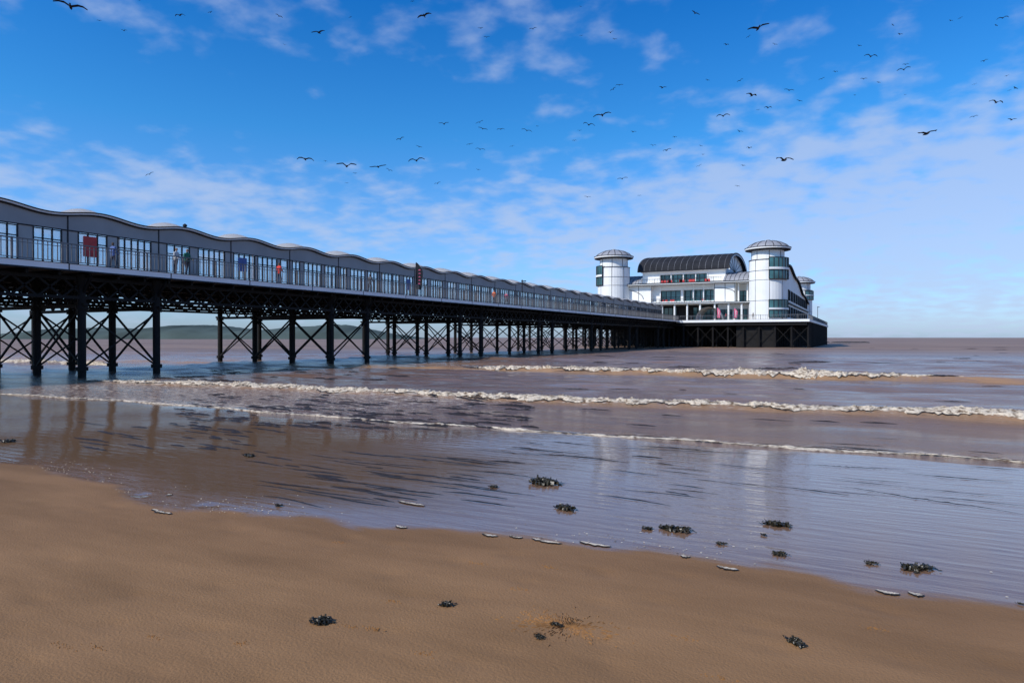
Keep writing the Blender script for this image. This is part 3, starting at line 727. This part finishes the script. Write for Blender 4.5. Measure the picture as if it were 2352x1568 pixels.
# ------------------------------------------------------------------ gulls
birds = [(165,18,60),(230,50,9),(287,73,13),(322,3,10),(415,38,22),(485,31,11),(642,40,15),(655,105,7),(733,77,32),(806,42,8),(948,6,8),(975,39,30),(855,2,8),(1012,2,7),(1104,67,12),(1118,88,12),
(1224,69,15),(1333,18,6),(1335,84,8),(1402,77,14),(1411,92,11),(1596,33,20),(1667,105,13),(1718,87,10),(1740,67,46),(1778,104,11),(2048,60,8),(2065,81,13),(2181,50,10),(2203,44,10),(2300,44,21),(2285,61,9),
(1972,107,11),(1998,132,25),(1917,167,11),(1886,183,12),(1982,183,13),(2016,191,9),(2078,150,12),(2074,162,25),(2258,142,15),(2310,176,10),(2077,219,7),(1962,220,8),(1835,233,12),(1811,209,20),(1726,221,27),(1699,187,13),
(1624,186,10),(1521,203,19),(1408,207,13),(1422,197,16),(2236,195,9),(2330,204,14),(2316,209,8),(2286,237,27),(2235,269,15),(2322,276,19),(2127,308,46),(2147,302,8),(1763,249,17),(1740,254,8),(1660,268,27),(1698,303,15),
(1720,341,15),(1609,336,8),(1614,356,8),(1549,316,10),(1499,335,13),(1531,346,20),(1454,304,14),(1383,266,37),(1352,288,26),(1331,301,9),(1319,324,9),(1234,291,8),(1210,301,22),(1176,337,10),(1150,298,17),(1109,297,20),
(1102,282,17),(1079,332,14),(1103,344,20),(1098,391,10),(1020,286,22),(963,338,13),(957,370,34),(920,321,17),(1005,422,14),(869,384,34),(894,392,14),(797,383,40),(816,399,9),(797,421,9),(748,371,9),(702,367,34),(345,401,17),
(1429,411,22),(1349,453,14),(1468,450,8),(1605,382,12),(1706,381,12),(1693,428,10),(1800,369,42)]
g = B()
def gull(P, sp, rot):
    def A(vs, fs): g.add([P+rot@(Vector(v)*sp) for v in vs], fs)
    rings = [(-.18, .008, .012), (-.12, .030, .0), (0, .050, -.005), (.10, .042, .0), (.15, .030, .010), (.19, .025, .012), (.22, .009, .009), (.245, .002, .005)]
    vs = []; n = 6
    for y, r, z in rings:
        for i in range(n): vs.append((r*math.cos(i*6.283/n), y, z+r*math.sin(i*6.283/n)))
    A(vs, [(j*n+i, j*n+(i+1) % n, (j+1)*n+(i+1) % n, (j+1)*n+i) for j in range(len(rings)-1) for i in range(n)])
    A([(-.02, -.15, .01), (.02, -.15, .01), (.035, -.23, .01), (-.035, -.23, .01)], [(0, 1, 2, 3)])
    up = random.uniform(.04, .13); dn = random.uniform(-.11, .0)
    for sg in (-1, 1):
        X = [(.03, .10, -.08, .02), (.20, .13, -.05, .02+up), (.36, .09, -.05, .02+up*.9), (.50, -.03, -.09, .02+up+dn)]
        top = []
        for x, yl, yt, z in X: top += [(sg*x, yl, z+.012), (sg*x, yt, z), (sg*x, (yl+yt)/2, z-.026)]
        fs = []
        for j in range(3):
            a = 3*j
            fs += [(a, a+3, a+4, a+1), (a+1, a+4, a+5, a+2), (a+2, a+5, a+3, a)]
        A(top, fs)
for px, py, w in birds:
    span = random.uniform(1.25, 1.5); d = F*span*1.0/(w*1.12)
    X = (px-1176)/F*d; z = EYE+(775-py)/F*d; t, s = cam2w(X, d)
    flip = random.choice([0, 1]); yaw = TH+math.pi*flip+random.uniform(-.5, .5)
    rot = Matrix.Rotation(yaw, 3, 'Z') @ Matrix.Rotation(random.gauss(0, .22), 3, 'Y') @ Matrix.Rotation(random.uniform(-.15, .15), 3, 'X')
    gull(Vector((t, s, z)), span, rot)
g.obj('seagull_flock', M_gull)

# ------------------------------------------------------------------ world & sun
to_sun = Vector((-.50, -.86, 0)).normalized()
EL = math.radians(38)
ts = Vector((to_sun.x*math.cos(EL), to_sun.y*math.cos(EL), math.sin(EL)))
sl = bpy.data.lights.new('sun', 'SUN'); sl.energy = 4.0; sl.angle = math.radians(.5); sl.color = (1, .94, .85)
so = bpy.data.objects.new('sun', sl); scene.collection.objects.link(so); so.rotation_euler = (-ts).to_track_quat('-Z', 'Y').to_euler(); so.location = (0, 0, 60)
w = bpy.data.worlds.new('World'); scene.world = w; w.use_nodes = True; nt = w.node_tree; L = nt.links.new
bg = nt.nodes['Background']; bg.inputs['Strength'].default_value = .1
sky = N(nt, 'ShaderNodeTexSky', sky_type='NISHITA', sun_disc=False); sky.sun_elevation = EL; sky.sun_rotation = math.radians(210); sky.air_density = 1.0; sky.dust_density = .6; sky.ozone_density = 2.0
tc = N(nt, 'ShaderNodeTexCoord'); sp = N(nt, 'ShaderNodeSeparateXYZ'); L(tc.outputs['Generated'], sp.inputs[0])
def mth(op, a, b_=None, clamp=False):
    n = N(nt, 'ShaderNodeMath', operation=op, use_clamp=clamp)
    for i, v in enumerate((a, b_)):
        if v is None: continue
        if isinstance(v, (int, float)): n.inputs[i].default_value = v
        else: L(v, n.inputs[i])
    return n.outputs[0]
def ramp(x, pts):
    r = N(nt, 'ShaderNodeValToRGB'); el = r.color_ramp.elements
    col = lambda v: (*v, 1) if isinstance(v, tuple) else (v, v, v, 1)
    el[0].position, el[0].color = pts[0][0], col(pts[0][1])
    el[1].position, el[1].color = pts[-1][0], col(pts[-1][1])
    for p, v in pts[1:-1]:
        e = el.new(p); e.color = col(v)
    L(x, r.inputs[0]); return r.outputs[0]
z = mth('MAXIMUM', sp.outputs['Z'], 0.0)
tint = ramp(z, [(0, (.38, .51, .84)), (.12, (.36, .58, .90)), (.28, (.14, .54, .88)), (.45, (.04, .42, .86)), (1, (.15, .45, .8))])
ms = N(nt, 'ShaderNodeMix', data_type='RGBA', blend_type='MULTIPLY'); ms.inputs[0].default_value = 1; L(sky.outputs[0], ms.inputs[6]); L(tint, ms.inputs[7])
m2 = N(nt, 'ShaderNodeMix', data_type='RGBA', blend_type='MULTIPLY'); m2.inputs[0].default_value = 1; L(ms.outputs[2], m2.inputs[6]); m2.inputs[7].default_value = (2, 2, 2, 1)
zz = mth('ADD', z, .20); cx = mth('DIVIDE', sp.outputs['X'], zz); cy = mth('DIVIDE', sp.outputs['Y'], zz)
cb = N(nt, 'ShaderNodeCombineXYZ'); L(cx, cb.inputs[0]); L(cy, cb.inputs[1])
n1 = N(nt, 'ShaderNodeTexNoise', Scale=8.5, Detail=6.0, Roughness=.48, Distortion=.1); L(cb.outputs[0], n1.inputs['Vector'])
n2 = N(nt, 'ShaderNodeTexNoise', Scale=2.2, Detail=3.0); L(cb.outputs[0], n2.inputs['Vector'])
nn = mth('ADD', mth('MULTIPLY', n1.outputs['Fac'], .60), mth('MULTIPLY', n2.outputs['Fac'], .40))
R_ = mth('ADD', mth('MULTIPLY', sp.outputs['X'], CT), mth('MULTIPLY', sp.outputs['Y'], ST))
rt = N(nt, 'ShaderNodeMapRange', interpolation_type='SMOOTHSTEP'); rt.inputs[1].default_value = -.12; rt.inputs[2].default_value = .42; L(R_, rt.inputs[0])
cl = ramp(z, [(0, .47), (.09, .52), (.14, .59), (.19, .62), (.235, .50), (.30, .36), (.345, .42), (.38, .52), (1, .5)])
cr = ramp(z, [(0, .60), (.08, .70), (.14, .76), (.22, .70), (.28, .60), (.34, .46), (.42, .46), (1, .5)])
mc = N(nt, 'ShaderNodeMix', data_type='FLOAT'); L(rt.outputs[0], mc.inputs[0]); L(cl, mc.inputs[2]); L(cr, mc.inputs[3])
dn = mth('ADD', nn, mth('SUBTRACT', mc.outputs[0], 1.0))
mr = N(nt, 'ShaderNodeMapRange', interpolation_type='SMOOTHSTEP'); mr.inputs[1].default_value = -.03; mr.inputs[2].default_value = .26; mr.inputs[4].default_value = .66; L(dn, mr.inputs[0])
mx = N(nt, 'ShaderNodeMix', data_type='RGBA'); L(mr.outputs[0], mx.inputs[0]); L(m2.outputs[2], mx.inputs[6]); mx.inputs[7].default_value = (5.0, 6.0, 8.2, 1)
L(mx.outputs[2], bg.inputs['Color'])

# ------------------------------------------------------------------ camera
cam = bpy.data.cameras.new('camera'); cam.sensor_width = 36; cam.lens = 24; cam.clip_start = .1; cam.clip_end = 20000
co = bpy.data.objects.new('camera', cam); scene.collection.objects.link(co); co.location = (0, 0, EYE)
co.rotation_euler = (math.radians(90-.33), 0, TH)
scene.camera = co
